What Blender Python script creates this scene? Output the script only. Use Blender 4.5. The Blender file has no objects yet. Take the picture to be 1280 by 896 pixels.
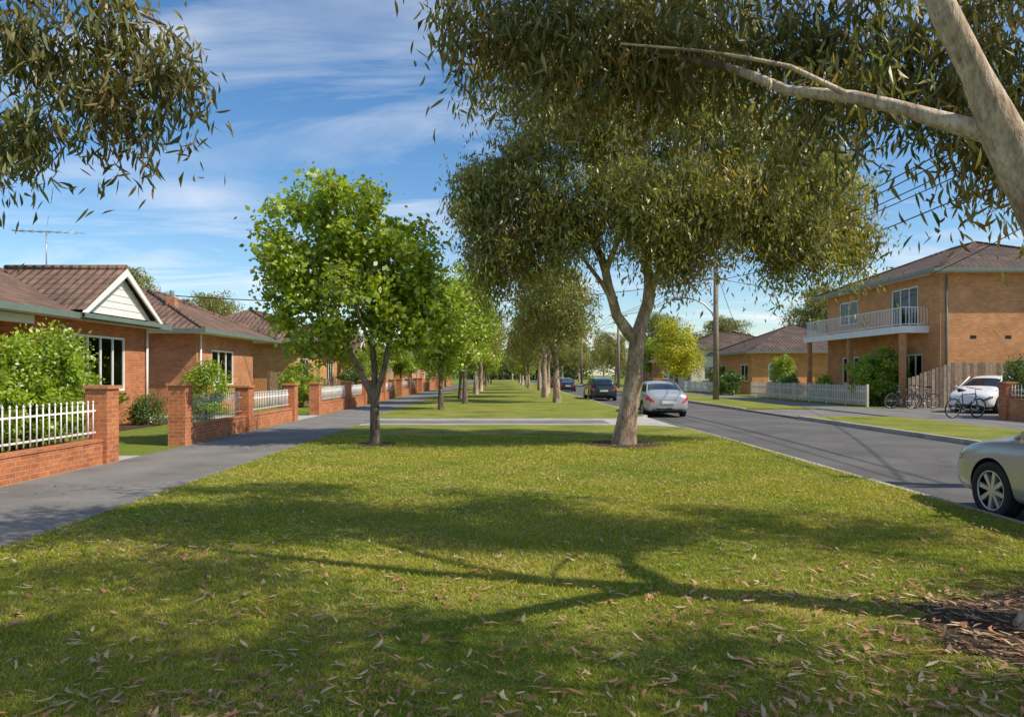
import bpy, math, random, bmesh
import numpy as np
from mathutils import Vector
random.seed(7)
C=bpy.context.scene.collection
# ------------------------------------------------------------------ materials
def newmat(name):
    m=bpy.data.materials.new(name); m.use_nodes=True
    nt=m.node_tree; b=nt.nodes['Principled BSDF']; return m,nt,b
def N(nt,t,**k):
    n=nt.nodes.new(t)
    for a,v in k.items():
        if a in n.inputs.keys(): n.inputs[a].default_value=v
        else: setattr(n,a,v)
    return n
def L(nt,a,b): nt.links.new(a,b)
def ramp(nt,src,stops):
    r=nt.nodes.new('ShaderNodeValToRGB'); e=r.color_ramp.elements
    while len(e)<len(stops): e.new(0.5)
    for i,(p,c) in enumerate(stops):
        e[i].position=p; e[i].color=(*c,1) if len(c)==3 else c
    L(nt,src,r.inputs[0]); return r.outputs[0]
def mix(nt,f,a,b,mode='MIX'):
    n=nt.nodes.new('ShaderNodeMix'); n.data_type='RGBA'; n.blend_type=mode
    for s,v in ((0,f),(6,a),(7,b)):
        if isinstance(v,(int,float)): n.inputs[s].default_value=v
        elif isinstance(v,tuple): n.inputs[s].default_value=(*v,1)
        else: L(nt,v,n.inputs[s])
    return n.outputs[2]
def geo(nt): return N(nt,'ShaderNodeNewGeometry').outputs['Position']
def noise(nt,sc,det=4,vec=None,rough=.55):
    n=N(nt,'ShaderNodeTexNoise'); n.inputs['Scale'].default_value=sc; n.inputs['Detail'].default_value=det
    n.inputs['Roughness'].default_value=rough
    L(nt,vec if vec is not None else geo(nt),n.inputs['Vector']); return n.outputs['Fac']
def bump(nt,b,h,st,dist):
    n=N(nt,'ShaderNodeBump'); n.inputs['Strength'].default_value=st; n.inputs['Distance'].default_value=dist
    L(nt,h,n.inputs['Height']); L(nt,n.outputs[0],b.inputs['Normal'])
def simple(name,col,rough=.6,metal=0,var=.12,sc=3,spec=.5,coat=0):
    m,nt,b=newmat(name); f=noise(nt,sc,5)
    c=ramp(nt,f,[(.3,tuple(x*(1-var) for x in col)),(.7,tuple(min(1,x*(1+var)) for x in col))])
    L(nt,c,b.inputs['Base Color']); b.inputs['Roughness'].default_value=rough; b.inputs['Metallic'].default_value=metal
    b.inputs['Specular IOR Level'].default_value=spec; b.inputs['Coat Weight'].default_value=coat
    return m
def ground(name,cols,s1,s2,bs,bd,rough=.95,crack=False,mot=.4,patch=None):
    m,nt,b=newmat(name)
    f1=noise(nt,s1,6); f2=noise(nt,s2,3)
    c1=ramp(nt,f1,[(.3,cols[0]),(.5,cols[1]),(.72,cols[2])])
    c2=ramp(nt,f2,[(.3,(1-mot,)*3),(.7,(1+mot*.8,)*3)])
    c=mix(nt,1,c1,c2,'MULTIPLY')
    if patch:
        f3=noise(nt,1.7,8,None,.7); c=mix(nt,ramp(nt,f3,[(.52,(0,0,0)),(.66,(.8,.8,.8))]),c,patch)
    if crack:
        v=N(nt,'ShaderNodeTexVoronoi',feature='DISTANCE_TO_EDGE'); v.inputs['Scale'].default_value=.22
        nn=N(nt,'ShaderNodeTexNoise'); nn.inputs['Scale'].default_value=1.5; L(nt,geo(nt),nn.inputs['Vector'])
        vv=N(nt,'ShaderNodeVectorMath',operation='ADD'); L(nt,geo(nt),vv.inputs[0]); L(nt,nn.outputs['Color'],vv.inputs[1]); L(nt,vv.outputs[0],v.inputs['Vector'])
        k=ramp(nt,v.outputs['Distance'],[(0,(.65,.65,.65)),(.005,(1,1,1))]); c=mix(nt,1,c,k,'MULTIPLY')
    L(nt,c,b.inputs['Base Color']); b.inputs['Roughness'].default_value=rough; b.inputs['Specular IOR Level'].default_value=.2
    bump(nt,b,f2,bs,bd); return m
def brick(name,c1,c2,mort,bw=.24,bh=.086):
    m,nt,b=newmat(name); uv=N(nt,'ShaderNodeUVMap').outputs[0]
    t=N(nt,'ShaderNodeTexBrick'); L(nt,uv,t.inputs['Vector'])
    t.inputs['Scale'].default_value=1; t.inputs['Brick Width'].default_value=bw; t.inputs['Row Height'].default_value=bh
    t.inputs['Mortar Size'].default_value=.006; t.inputs['Mortar Smooth'].default_value=.2; t.inputs['Bias'].default_value=0
    t.inputs['Color1'].default_value=(*c1,1); t.inputs['Color2'].default_value=(*c2,1); t.inputs['Mortar'].default_value=(*mort,1)
    f=noise(nt,1.3,6); c=mix(nt,1,t.outputs['Color'],ramp(nt,f,[(.3,(.8,.79,.77)),(.7,(1.12,1.12,1.12))]),'MULTIPLY')
    f2=noise(nt,25,2); c=mix(nt,1,c,ramp(nt,f2,[(.3,(.8,.8,.8)),(.7,(1.15,1.15,1.15))]),'MULTIPLY')
    L(nt,c,b.inputs['Base Color']); b.inputs['Roughness'].default_value=.9; b.inputs['Specular IOR Level'].default_value=.2
    iv=N(nt,'ShaderNodeMath',operation='SUBTRACT'); iv.inputs[0].default_value=1; L(nt,t.outputs['Fac'],iv.inputs[1])
    bump(nt,b,iv.outputs[0],.5,.01); return m
def tiles(name,c1,c2):
    m,nt,b=newmat(name); uv=N(nt,'ShaderNodeUVMap').outputs[0]
    t=N(nt,'ShaderNodeTexBrick'); L(nt,uv,t.inputs['Vector']); t.inputs['Scale'].default_value=1
    t.inputs['Brick Width'].default_value=.3; t.inputs['Row Height'].default_value=.34; t.inputs['Mortar Size'].default_value=.014
    t.inputs['Color1'].default_value=(*c1,1); t.inputs['Color2'].default_value=(*c2,1); t.inputs['Mortar'].default_value=(c1[0]*.35,c1[1]*.35,c1[2]*.35,1)
    f=noise(nt,.9,6); c=mix(nt,1,t.outputs['Color'],ramp(nt,f,[(.3,(.65,.68,.7)),(.7,(1.25,1.2,1.15))]),'MULTIPLY')
    L(nt,c,b.inputs['Base Color']); b.inputs['Roughness'].default_value=.85; b.inputs['Specular IOR Level'].default_value=.2
    s=N(nt,'ShaderNodeSeparateXYZ'); L(nt,uv,s.inputs[0])
    a=N(nt,'ShaderNodeMath',operation='MULTIPLY'); L(nt,s.outputs[0],a.inputs[0]); a.inputs[1].default_value=2*math.pi/.3
    sn=N(nt,'ShaderNodeMath',operation='SINE'); L(nt,a.outputs[0],sn.inputs[0])
    d=N(nt,'ShaderNodeMath',operation='DIVIDE'); L(nt,s.outputs[1],d.inputs[0]); d.inputs[1].default_value=.34
    fr=N(nt,'ShaderNodeMath',operation='FRACT'); L(nt,d.outputs[0],fr.inputs[0])
    h=N(nt,'ShaderNodeMath',operation='MULTIPLY_ADD'); L(nt,fr.outputs[0],h.inputs[0]); h.inputs[1].default_value=-1.6; L(nt,sn.outputs[0],h.inputs[2])
    bump(nt,b,h.outputs[0],.9,.03); return m
def leafmat(name,transl=.35,gl=.06):
    m,nt,b=newmat(name); nt.nodes.remove(b); at=N(nt,'ShaderNodeAttribute',attribute_name='col')
    df=N(nt,'ShaderNodeBsdfDiffuse'); L(nt,at.outputs['Color'],df.inputs['Color'])
    tr=N(nt,'ShaderNodeBsdfTranslucent'); c=mix(nt,1,at.outputs['Color'],(1.8,1.65,.6),'MULTIPLY'); L(nt,c,tr.inputs['Color'])
    mx=N(nt,'ShaderNodeMixShader'); mx.inputs[0].default_value=transl; L(nt,df.outputs[0],mx.inputs[1]); L(nt,tr.outputs[0],mx.inputs[2])
    g=N(nt,'ShaderNodeBsdfGlossy',Roughness=.42); m2=N(nt,'ShaderNodeMixShader'); m2.inputs[0].default_value=gl
    L(nt,mx.outputs[0],m2.inputs[1]); L(nt,g.outputs[0],m2.inputs[2]); L(nt,m2.outputs[0],nt.nodes['Material Output'].inputs[0]); return m
def bark(name,cs,sc=2.5):
    m,nt,b=newmat(name); tc=N(nt,'ShaderNodeTexCoord').outputs['Object']
    mp=N(nt,'ShaderNodeMapping'); mp.inputs['Scale'].default_value=(1,1,.35); L(nt,tc,mp.inputs[0])
    f=noise(nt,sc,7,mp.outputs[0],.65); c=ramp(nt,f,[(.38,cs[0]),(.48,cs[1]),(.6,cs[2])])
    f2=noise(nt,26,4,mp.outputs[0],.7); c=mix(nt,1,c,ramp(nt,f2,[(.32,(.55,.52,.5)),(.6,(1.12,1.12,1.12))]),'MULTIPLY')
    L(nt,c,b.inputs['Base Color']); b.inputs['Roughness'].default_value=.85; bump(nt,b,f2,.8,.03); return m
M={}
M['road']=ground('asphalt_road',[(.10,.096,.091),(.13,.125,.118),(.165,.158,.15)],.5,60,.4,.01,crack=True,mot=.25)
M['path']=ground('asphalt_path',[(.15,.142,.132),(.20,.19,.177),(.245,.232,.215)],.8,50,.4,.01,crack=True,mot=.25)
M['conc']=ground('concrete',[(.34,.325,.29),(.43,.41,.37),(.5,.475,.43)],1.2,30,.2,.005,mot=.15)
M['kerb']=ground('kerb_concrete',[(.3,.285,.26),(.4,.38,.345),(.47,.45,.41)],2,25,.3,.01,mot=.2)
M['lawn']=ground('lawn_grass',[(.14,.185,.02),(.23,.26,.035),(.34,.32,.07)],.6,45,1,.04,patch=(.34,.28,.11))
M['yard']=ground('yard_grass',[(.12,.17,.022),(.18,.23,.03),(.24,.25,.045)],.25,30,1,.05)
M['mulch']=ground('bark_mulch',[(.05,.032,.02),(.10,.068,.045),(.17,.115,.075)],18,50,1,.05)
M['brickr']=brick('red_brick',(.60,.20,.075),(.42,.135,.058),(.44,.36,.28))
M['bricko']=brick('orange_brick',(.74,.345,.135),(.60,.255,.098),(.52,.41,.29))
M['brickb']=brick('brown_brick',(.60,.25,.11),(.44,.175,.08),(.44,.36,.28))
M['tilel']=tiles('brown_roof_tiles',(.235,.15,.11),(.175,.112,.085))
M['tiler']=tiles('grey_roof_tiles',(.15,.105,.085),(.11,.08,.067))
M['white']=simple('white_paint',(.84,.83,.79),.5,var=.05)
M['cream']=simple('cream_paint',(.75,.69,.58),.6)
M['gutter']=simple('green_gutter',(.15,.20,.165),.45)
M['timber']=simple('weathered_timber',(.36,.27,.19),.85,var=.35,sc=5)
M['timber2']=simple('weathered_timber_dark',(.21,.15,.10),.85,var=.35,sc=5)
M['pole']=simple('pole_timber',(.27,.215,.16),.9,var=.3,sc=6)
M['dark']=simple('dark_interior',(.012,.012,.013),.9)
M['metal']=simple('grey_metal',(.35,.36,.37),.4,.6)
M['greyf']=simple('grey_green_metal',(.42,.46,.44),.5,.1)
M['curtain']=simple('curtain_cloth',(.88,.86,.80),.9,var=.12,sc=8)
M['rubber']=simple('tyre_rubber',(.02,.02,.021),.8)
M['alloy']=simple('alloy_rim',(.62,.63,.65),.38,.5)
M['silver']=simple('silver_car_paint',(.47,.47,.465),.3,.4,var=.02,coat=.6)
M['black']=simple('black_car_paint',(.02,.03,.045),.25,.3,coat=.8)
M['redp']=simple('red_car_paint',(.4,.02,.015),.3,.2,coat=.8)
M['whitep']=simple('white_car_paint',(.8,.8,.8),.35,0,var=.03,coat=.6)
M['tail']=simple('tail_light',(.6,.012,.012),.2,coat=1)
M['lamp']=simple('headlight_glass',(.16,.18,.2),.06,.5,var=.6,sc=16,coat=1)
M['plate']=simple('number_plate',(.75,.74,.6),.5)
m,nt,b=newmat('window_glass'); g=N(nt,'ShaderNodeBsdfGlossy',Roughness=.03); t=N(nt,'ShaderNodeBsdfTransparent'); t.inputs[0].default_value=(.95,.97,.97,1)
fr=N(nt,'ShaderNodeFresnel',IOR=1.45); mx=N(nt,'ShaderNodeMixShader'); L(nt,fr.outputs[0],mx.inputs[0]); L(nt,t.outputs[0],mx.inputs[1]); L(nt,g.outputs[0],mx.inputs[2]); L(nt,mx.outputs[0],nt.nodes['Material Output'].inputs[0]); M['glass']=m
m,nt,b=newmat('car_glass'); b.inputs['Base Color'].default_value=(.02,.025,.03,1); b.inputs['Roughness'].default_value=.05; b.inputs['Specular IOR Level'].default_value=.9; M['cglass']=m
M['leaf']=leafmat('leaf',.38); M['grassb']=leafmat('grass_blade',.3,.02); M['dry']=leafmat('dry_leaf',.1,.02)
M['barke']=bark('eucalypt_bark',[(.16,.10,.065),(.38,.28,.19),(.64,.53,.42)],2.0)
M['barkd']=bark('brown_bark',[(.08,.056,.04),(.16,.125,.09),(.25,.2,.15)],5)
# ------------------------------------------------------------------ mesh tools
def npmesh(name,V,F,mats,col=None):
    me=bpy.data.meshes.new(name); V=np.asarray(V,dtype=np.float32)
    f=np.asarray(F,dtype=np.int32); loops=f.ravel(); tot=np.full(len(f),f.shape[1],dtype=np.int32)
    start=np.concatenate([[0],np.cumsum(tot)[:-1]]).astype(np.int32)
    me.vertices.add(len(V)); me.vertices.foreach_set('co',V.ravel())
    me.loops.add(len(loops)); me.loops.foreach_set('vertex_index',loops)
    me.polygons.add(len(tot)); me.polygons.foreach_set('loop_start',start); me.polygons.foreach_set('loop_total',tot)
    for m in mats: me.materials.append(m)
    me.update(calc_edges=True)
    if col is not None:
        a=me.attributes.new('col','FLOAT_COLOR','FACE'); cc=np.ones((len(tot),4),dtype=np.float32); cc[:,:3]=col; a.data.foreach_set('color',cc.ravel())
    return me
def empty(name,loc=(0,0,0)):
    e=bpy.data.objects.new(name,None); e.location=loc; C.objects.link(e); return e
def addob(name,me,parent=None):
    o=bpy.data.objects.new(name,me); C.objects.link(o)
    if parent: o.parent=parent
    return o
class B:
    def __init__(s): s.v=[];s.mats=[]; s.order=[]
    def m(s,k):
        k=M[k] if isinstance(k,str) else k
        if k not in s.mats: s.mats.append(k)
        return s.mats.index(k)
    def face(s,idx,mi,sm=False): s.order.append((tuple(idx),mi,sm))
    def box(s,x0,x1,y0,y1,z0,z1,mat):
        b=len(s.v); mi=s.m(mat)
        s.v+=[(x0,y0,z0),(x1,y0,z0),(x1,y1,z0),(x0,y1,z0),(x0,y0,z1),(x1,y0,z1),(x1,y1,z1),(x0,y1,z1)]
        for q in ((0,3,2,1),(4,5,6,7),(0,1,5,4),(1,2,6,5),(2,3,7,6),(3,0,4,7)): s.face([b+i for i in q],mi)
    def poly(s,pts,mat):
        b=len(s.v); s.v+=list(pts); s.face(range(b,b+len(pts)),s.m(mat))
    def tube(s,pts,rad,mat,n=8,cap=True):
        pts=[Vector(p) for p in pts]; mi=s.m(mat)
        if not hasattr(rad,'__len__'): rad=[rad]*len(pts)
        b=len(s.v); up=None
        for i,p in enumerate(pts):
            d=(pts[min(i+1,len(pts)-1)]-pts[max(i-1,0)]).normalized()
            if up is None: up=d.orthogonal().normalized()
            up=(up-d*up.dot(d)); up=up.normalized() if up.length>1e-6 else d.orthogonal().normalized()
            w=d.cross(up)
            for k in range(n):
                a=2*math.pi*k/n; s.v.append(tuple(p+(up*math.cos(a)+w*math.sin(a))*rad[i]))
        for i in range(len(pts)-1):
            for k in range(n):
                s.face([b+i*n+k,b+i*n+(k+1)%n,b+(i+1)*n+(k+1)%n,b+(i+1)*n+k],mi,True)
        if cap:
            s.face([b+k for k in range(n)][::-1],mi); s.face([b+(len(pts)-1)*n+k for k in range(n)],mi)
    def ring(s,c,axis,R,r,mat,n=28,k=6):
        c=Vector(c); ax=Vector(axis).normalized(); u=ax.orthogonal().normalized(); w=ax.cross(u); b=len(s.v); mi=s.m(mat)
        for i in range(n):
            a=2*math.pi*i/n; d=u*math.cos(a)+w*math.sin(a)
            for j in range(k):
                t=2*math.pi*j/k; s.v.append(tuple(c+d*(R+r*math.cos(t))+ax*r*math.sin(t)))
        for i in range(n):
            for j in range(k):
                s.face([b+i*k+j,b+((i+1)%n)*k+j,b+((i+1)%n)*k+(j+1)%k,b+i*k+(j+1)%k],mi,True)
    def build(s,name,parent=None,bevel=0):
        me=bpy.data.meshes.new(name); me.from_pydata([tuple(map(float,v)) for v in s.v],[],[o[0] for o in s.order])
        for mm in s.mats: me.materials.append(mm)
        me.polygons.foreach_set('material_index',[o[1] for o in s.order]); me.polygons.foreach_set('use_smooth',[o[2] for o in s.order]); me.update()
        uvl=me.uv_layers.new(name='UVMap')
        for p in me.polygons:
            n=p.normal; t=Vector((-n.y,n.x,0))
            t=t.normalized() if t.length>.05 else Vector((1,0,0)); bb=n.cross(t)
            for li in p.loop_indices:
                q=me.vertices[me.loops[li].vertex_index].co; uvl.data[li].uv=(q.dot(t),q.dot(bb))
        o=addob(name,me,parent)
        if bevel:
            md=o.modifiers.new('bev','BEVEL'); md.width=bevel; md.segments=2; md.limit_method='ANGLE'
        return o
# ------------------------------------------------------------------ ground & roads
def slab(name,mat,x0,x1,y0,y1,z0,z1):
    b=B(); b.box(x0,x1,y0,y1,z0,z1,mat); return b.build(name)
def plate_poly(name,mat,pts,z0,z1):
    b=B(); n=len(pts); mi=b.m(mat); b.v+=[(x,y,z0) for x,y in pts]+[(x,y,z1) for x,y in pts]
    b.face(range(n,2*n),mi)
    for i in range(n): b.face([i,(i+1)%n,n+(i+1)%n,n+i],mi)
    return b.build(name)
def rounded(x0,x1,y0,y1,r):
    pts=[]
    for (cx,cy,a0,rr) in ((x0+r[0],y0+r[0],180,r[0]),(x1-r[1],y0+r[1],270,r[1]),(x1-r[2],y1-r[2],0,r[2]),(x0+r[3],y1-r[3],90,r[3])):
        if rr<.01: pts.append((cx,cy)); continue
        for k in range(9):
            a=math.radians(a0+k*90/8); pts.append((cx+rr*math.cos(a),cy+rr*math.sin(a)))
    return pts
slab('ground','yard',-1500,1500,-1500,1500,-.5,-.16)
slab('road','road',5.5,12.4,-60,420,-.155,-.125)
slab('ground','yard',-600,-7.6,-60,500,-.155,-.02)
slab('footpath','path',-7.6,-4.9,-60,420,-.155,-.004)
E=5.92
plate_poly('kerb','kerb',rounded(-4.9,E+.16,-60,24.55,(0,0,2.2,.8)),-.155,-.012)
plate_poly('lawn','lawn',rounded(-4.9,E,-60,24.4,(0,0,2.1,.75)),-.15,0.0)
slab('driveway_crossing','conc',-4.9,E-.4,24.0,29,-.155,-.03)
plate_poly('driveway_crossing','conc',[(E-.4,22.4),(E+.14,21.6),(E+.14,30.2),(E-.4,29)],-.155,-.09)
plate_poly('kerb','kerb',rounded(-5.4,E+.16,28.0,420,(1.2,2.4,0,0)),-.155,-.008)
plate_poly('lawn','lawn',rounded(-5.25,E,28.15,420,(1.1,2.3,0,0)),-.15,0.0)
slab('driveway_crossing','path',-4.9,3.8,25.3,27.2,-.14,-.022)
slab('kerb','kerb',12.1,12.27,-60,29.5,-.155,0.005)
slab('kerb','kerb',12.1,12.27,36.2,420,-.155,0.005)
slab('verge_lawn','lawn',12.27,15.9,-60,29.3,-.155,0)
slab('verge_lawn','lawn',12.27,15.9,36.4,420,-.155,0)
slab('driveway','path',12.1,15.9,29.5,36.2,-.155,-.05)
slab('footpath','path',15.9,18.4,-60,420,-.155,-.006)
slab('ground','yard',18.4,600,-60,500,-.155,-.015)
slab('driveway','path',18.4,30,25.5,36.6,-.15,.0)
slab('garden_path','conc',-13,-7.6,13.9,15.2,-.1,-.008)
slab('driveway','conc',-20,-7.6,26.9,30.2,-.1,-.008)
slab('garden_bed','mulch',-12.9,-11.6,15.5,26.5,-.1,.02)
def mulch(x,y,r,sd):
    rs=np.random.RandomState(sd); pts=[(x+r*(1+.1*rs.randn())*math.cos(a),y+r*(1+.1*rs.randn())*math.sin(a)) for a in np.linspace(0,2*math.pi,30)[:-1]]
    plate_poly('mulch',"mulch",pts,-.05,.008)
mulch(2.97,17.6,1.0,1); mulch(-3.1,17.6,.55,2); mulch(3.85,4.6,1.05,3)
# ------------------------------------------------------------------ grass blades
rs=np.random.RandomState(3)
def field(x,y):
    return (np.sin(x*1.7+np.sin(y*1.1)*2)+np.sin(y*2.3+x*.6)+np.sin(x*.5-y*.8+1.3)*1.2+np.sin(x*5.1+y*4.3)*.5)/3.5
def field2(x,y):
    return (np.sin(x*3.1+np.sin(y*2.3+1)*2.2)+np.sin(y*4.1+np.sin(x*2.7)*1.8)+np.sin(x*7.3+y*5.9+np.sin(y*6))*.7)/2.7
def grass():
    n=640000; u=rs.rand(n); Y=2.6*np.power(20/2.6,u**.85) ; X=(rs.rand(n)*2-1)*(.80*Y+1.2)
    edge=rs.randn(n)*.035
    k=(X>-4.92+edge)&(X<E+.02+edge)&(Y<24.2)&(((X-3.85)**2+(Y-4.6)**2)>(.85+rs.rand(n)*.45)**2)&(((X-2.97)**2+(Y-17.6)**2)>.8)&(((X+3.1)**2+(Y-17.6)**2)>.2)
    k&=rs.rand(n)>np.clip(field2(X,Y)-.25,0,1)*.8
    X=X[k];Y=Y[k];n=len(X)
    h=(.014+.020*rs.rand(n)**1.5)*(1+.3*field(X,Y)); w=(.0026+.002*rs.rand(n))*np.maximum(1,Y/4.5)
    a=rs.rand(n)*2*np.pi; lean=rs.randn(n,2)*.8*h[:,None]
    V=np.zeros((n,3,3),dtype=np.float32)
    V[:,0,0]=X-np.cos(a)*w;V[:,0,1]=Y-np.sin(a)*w
    V[:,1,0]=X+np.cos(a)*w;V[:,1,1]=Y+np.sin(a)*w
    V[:,2,0]=X+lean[:,0];V[:,2,1]=Y+lean[:,1];V[:,2,2]=h
    f=np.clip(field(X,Y)*.6+field2(X,Y)*.5+.5,0,1); r=rs.rand(n); t=np.clip(f*.65+r*.5-.1,0,1)[:,None]
    g=np.array([.18,.27,.022]);y=np.array([.46,.42,.07]); col=g*(1-t)+y*t
    d=rs.rand(n)<(.08+.28*np.clip(field2(X*.7+5,Y*.7),0,1)); col[d]=(.52,.41,.19); col*=(.7+.6*rs.rand(n))[:,None]
    me=npmesh('grass',V.reshape(-1,3),np.arange(n*3).reshape(n,3),[M['grassb']],col=col); addob('grass',me)
grass()
def litter():
    n=24000; u=rs.rand(n); Y=2.8*np.power(20/2.8,u**1.05); X=(rs.rand(n)*2-1)*(.78*Y+1)
    keep=rs.rand(n)<(.24+.7*(field(X*.9+3,Y*.9)*.5+.5)**2+.35*np.exp(-((X-3.0)**2+(Y-4)**2)/4))
    keep&=(X<E)&((X>-4.9)|(rs.rand(n)<.10))&(X>-7.4)
    X=X[keep];Y=Y[keep]
    m2=600; a=rs.rand(m2)*2*np.pi; r=np.sqrt(rs.rand(m2))*1.35; X=np.r_[X,3.85+r*np.cos(a)]; Y=np.r_[Y,4.6+r*np.sin(a)]
    m3=300; a=rs.rand(m3)*2*np.pi; r=np.sqrt(rs.rand(m3))*1.4; X=np.r_[X,2.97+r*np.cos(a)]; Y=np.r_[Y,17.6+r*np.sin(a)]; n=len(X)
    Ln=.03+.095*rs.rand(n)**1.4; W=Ln*(.07+.08*rs.rand(n)); a=rs.rand(n)*2*np.pi; tilt=rs.randn(n)*.2; z=.017+.018*rs.rand(n); z=np.where(X<-4.9,.004,z)
    dx=np.cos(a);dy=np.sin(a); cv=rs.randn(n)*.45*Ln
    V=np.zeros((n,6,3),dtype=np.float32)
    for i,(s,w) in enumerate(((-.5,0),(-.15,1),(.2,.9),(.5,0),(.2,-.9),(-.15,-1))):
        off=w*W+ (0.25-s*s)*cv*1.6
        V[:,i,0]=X+dx*s*Ln-dy*off; V[:,i,1]=Y+dy*s*Ln+dx*off; V[:,i,2]=z+s*Ln*tilt+ (abs(w)*.004) + s*s*.03*rs.rand(n)
    pal=np.array([[.48,.28,.16],[.54,.38,.22],[.34,.18,.10],[.6,.46,.3],[.48,.23,.13]]); col=pal[rs.randint(0,5,n)]*(.6+.55*rs.rand(n))[:,None]
    me=npmesh('fallen_leaves',V.reshape(-1,3),np.arange(n*6).reshape(n,6),[M['dry']],col=col); addob('fallen_leaves',me)
litter()
# ------------------------------------------------------------------ trees
def catmull(P,step=.3):
    P=[np.array(p,float) for p in P]; out=[]
    for i in range(len(P)-1):
        p0=P[max(i-1,0)];p1=P[i];p2=P[i+1];p3=P[min(i+2,len(P)-1)]
        n=max(1,int(np.linalg.norm((p2-p1)[:3])/step))
        for k in range(n):
            t=k/n; out.append(.5*((2*p1)+(-p0+p2)*t+(2*p0-5*p1+4*p2-p3)*t*t+(-p0+3*p1-3*p2+p3)*t**3))
    out.append(P[-1]); return out
def clumps(lobes,rs,shell=.45):
    out=[]
    for (x,y,z,rx,ry,rz,n) in lobes:
        d=rs.randn(n,3); d/=np.linalg.norm(d,axis=1)[:,None]; r=shell+(1-shell)*rs.rand(n)**.6
        r*=1+.2*rs.randn(n)*(rs.rand(n)<.4)
        out.append(np.array([x,y,z])+d*r[:,None]*np.array([rx,ry,rz]))
    return np.concatenate(out)
def leaves(cs,per,spread,Ln,W,droop,pal,rs,detail=False,down=0):
    n=len(cs)*per; ci=np.repeat(np.arange(len(cs)),per); c=cs[ci]
    cl=.55+.9*rs.rand(len(cs)); sz=.6+.7*rs.rand(len(cs))
    o=rs.randn(n,3)*np.array(spread)*sz[ci][:,None]; 
    if down: o[:,2]=-np.abs(o[:,2])*1.4+spread[2]*.6
    p=c+o
    ax=rs.randn(n,3)*.6 if droop else rs.randn(n,3); ax[:,2]-=droop; ax/=np.linalg.norm(ax,axis=1)[:,None]
    sd=np.cross(ax,rs.randn(n,3)); sd/=np.linalg.norm(sd,axis=1)[:,None]; nm=np.cross(ax,sd)
    l=(Ln*(.65+.6*rs.rand(n)))[:,None]; w=l*W/Ln*(.8+.4*rs.rand(n))[:,None]
    pal=np.array(pal); t=rs.rand(n); k=rs.randint(0,len(pal),n); cc=pal[rs.randint(0,len(pal),len(cs))]
    col=(pal[k]*.55+cc[ci]*.45)*(.7+.5*t)[:,None]*cl[ci][:,None]**.5
    if detail:
        cv=nm*l*(rs.randn(n)*.12)[:,None]
        V=np.stack([p,p+ax*l*.3+sd*w*.5+cv*.6,p+ax*l*.65+sd*w*.38+cv,p+ax*l,p+ax*l*.65-sd*w*.38+cv,p+ax*l*.3-sd*w*.5+cv*.6],1); k=6
    else:
        V=np.stack([p,p+ax*l*.42+sd*w*.5+nm*w*.12,p+ax*l,p+ax*l*.42-sd*w*.5+nm*w*.12],1); k=4
    return V.reshape(-1,3),k,col
def tree_meshes(name,limbs,cs,seed,per,spread,Ln,W,droop,pal,bk,tip=.007,detail=False,down=0,ex=.42,sub=.35):
    rs=np.random.RandomState(seed); pos=[];par=[];minr=[]
    for li,P in enumerate(limbs):
        pts=catmull(P); 
        if li==0: prev=-1
        else:
            A=np.array(pos); prev=int(np.argmin(((A-pts[0][:3])**2).sum(1))); pts=pts[1:]
        for q in pts: pos.append(q[:3]+rs.randn(3)*q[3]*.12*(len(pos)>3)); par.append(prev); minr.append(q[3]*(1+.06*rs.randn())); prev=len(pos)-1
    base=np.array(limbs[1][0][:3])
    low=max(1,int(len(catmull(limbs[0]))*.75))
    for ci in np.argsort(((cs-base)**2).sum(1)):
        c=cs[ci]; A=np.array(pos); d=np.linalg.norm(A-c,axis=1)+np.maximum(0,A[:,2]-c[2])*.5; d[:low]+=100
        j=int(np.argmin(d)); s=A[j]; dist=np.linalg.norm(c-s)
        if dist<.15: continue
        pd=A[j]-A[par[j]] if par[j]>=0 else np.array([0,0,1.]); pd=pd/(np.linalg.norm(pd)+1e-6)
        mid=s+pd*dist*.35+np.array([0,0,.12*dist])
        n=max(2,int(dist/sub)); prev=j
        for k in range(1,n+1):
            t=k/n; q=(1-t)**2*s+2*t*(1-t)*(mid*.5+(s+c)*.25)+t*t*c
            if k<n: q=q+rs.randn(3)*.06*dist/ n
            pos.append(q);par.append(prev);minr.append(0);prev=len(pos)-1
    n=len(pos); cnt=np.zeros(n); ch=[[] for _ in range(n)]
    for i in range(n):
        if par[i]>=0: ch[par[i]].append(i)
    for i in range(n-1,-1,-1):
        if not ch[i]: cnt[i]=1
        if par[i]>=0: cnt[par[i]]+=cnt[i]
    rad=np.maximum(tip*cnt**ex,np.array(minr))
    for i in range(1,n):
        if par[i]>=0: rad[i]=min(rad[i],rad[par[i]])
    b=B(); starts=[(0,None)]
    while starts:
        i,p=starts.pop(); ch_=[]; rr=[]
        if p is not None: ch_.append(pos[p]); rr.append(min(rad[p],rad[i]*1.25))
        while True:
            ch_.append(pos[i]); rr.append(rad[i])
            if not ch[i]: break
            c=sorted(ch[i],key=lambda q:-rad[q]-cnt[q]*1e-5)
            for q in c[1:]: starts.append((q,i))
            i=c[0]
        b.tube(ch_,rr,bk,n=14 if rr[0]>.1 else (7 if rr[0]>.03 else 4),cap=False)
    me=bpy.data.meshes.new(name+'_wood'); me.from_pydata([tuple(map(float,v)) for v in b.v],[],[o[0] for o in b.order]); me.materials.append(M[bk])
    me.polygons.foreach_set('use_smooth',[True]*len(b.order)); me.update()
    V,k,col=leaves(cs,per,spread,Ln,W,droop,pal,rs,detail,down)
    lm=npmesh(name+'_leaves',V,np.arange(len(V)).reshape(-1,k),[M['leaf']],col=col)
    return me,lm
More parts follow.
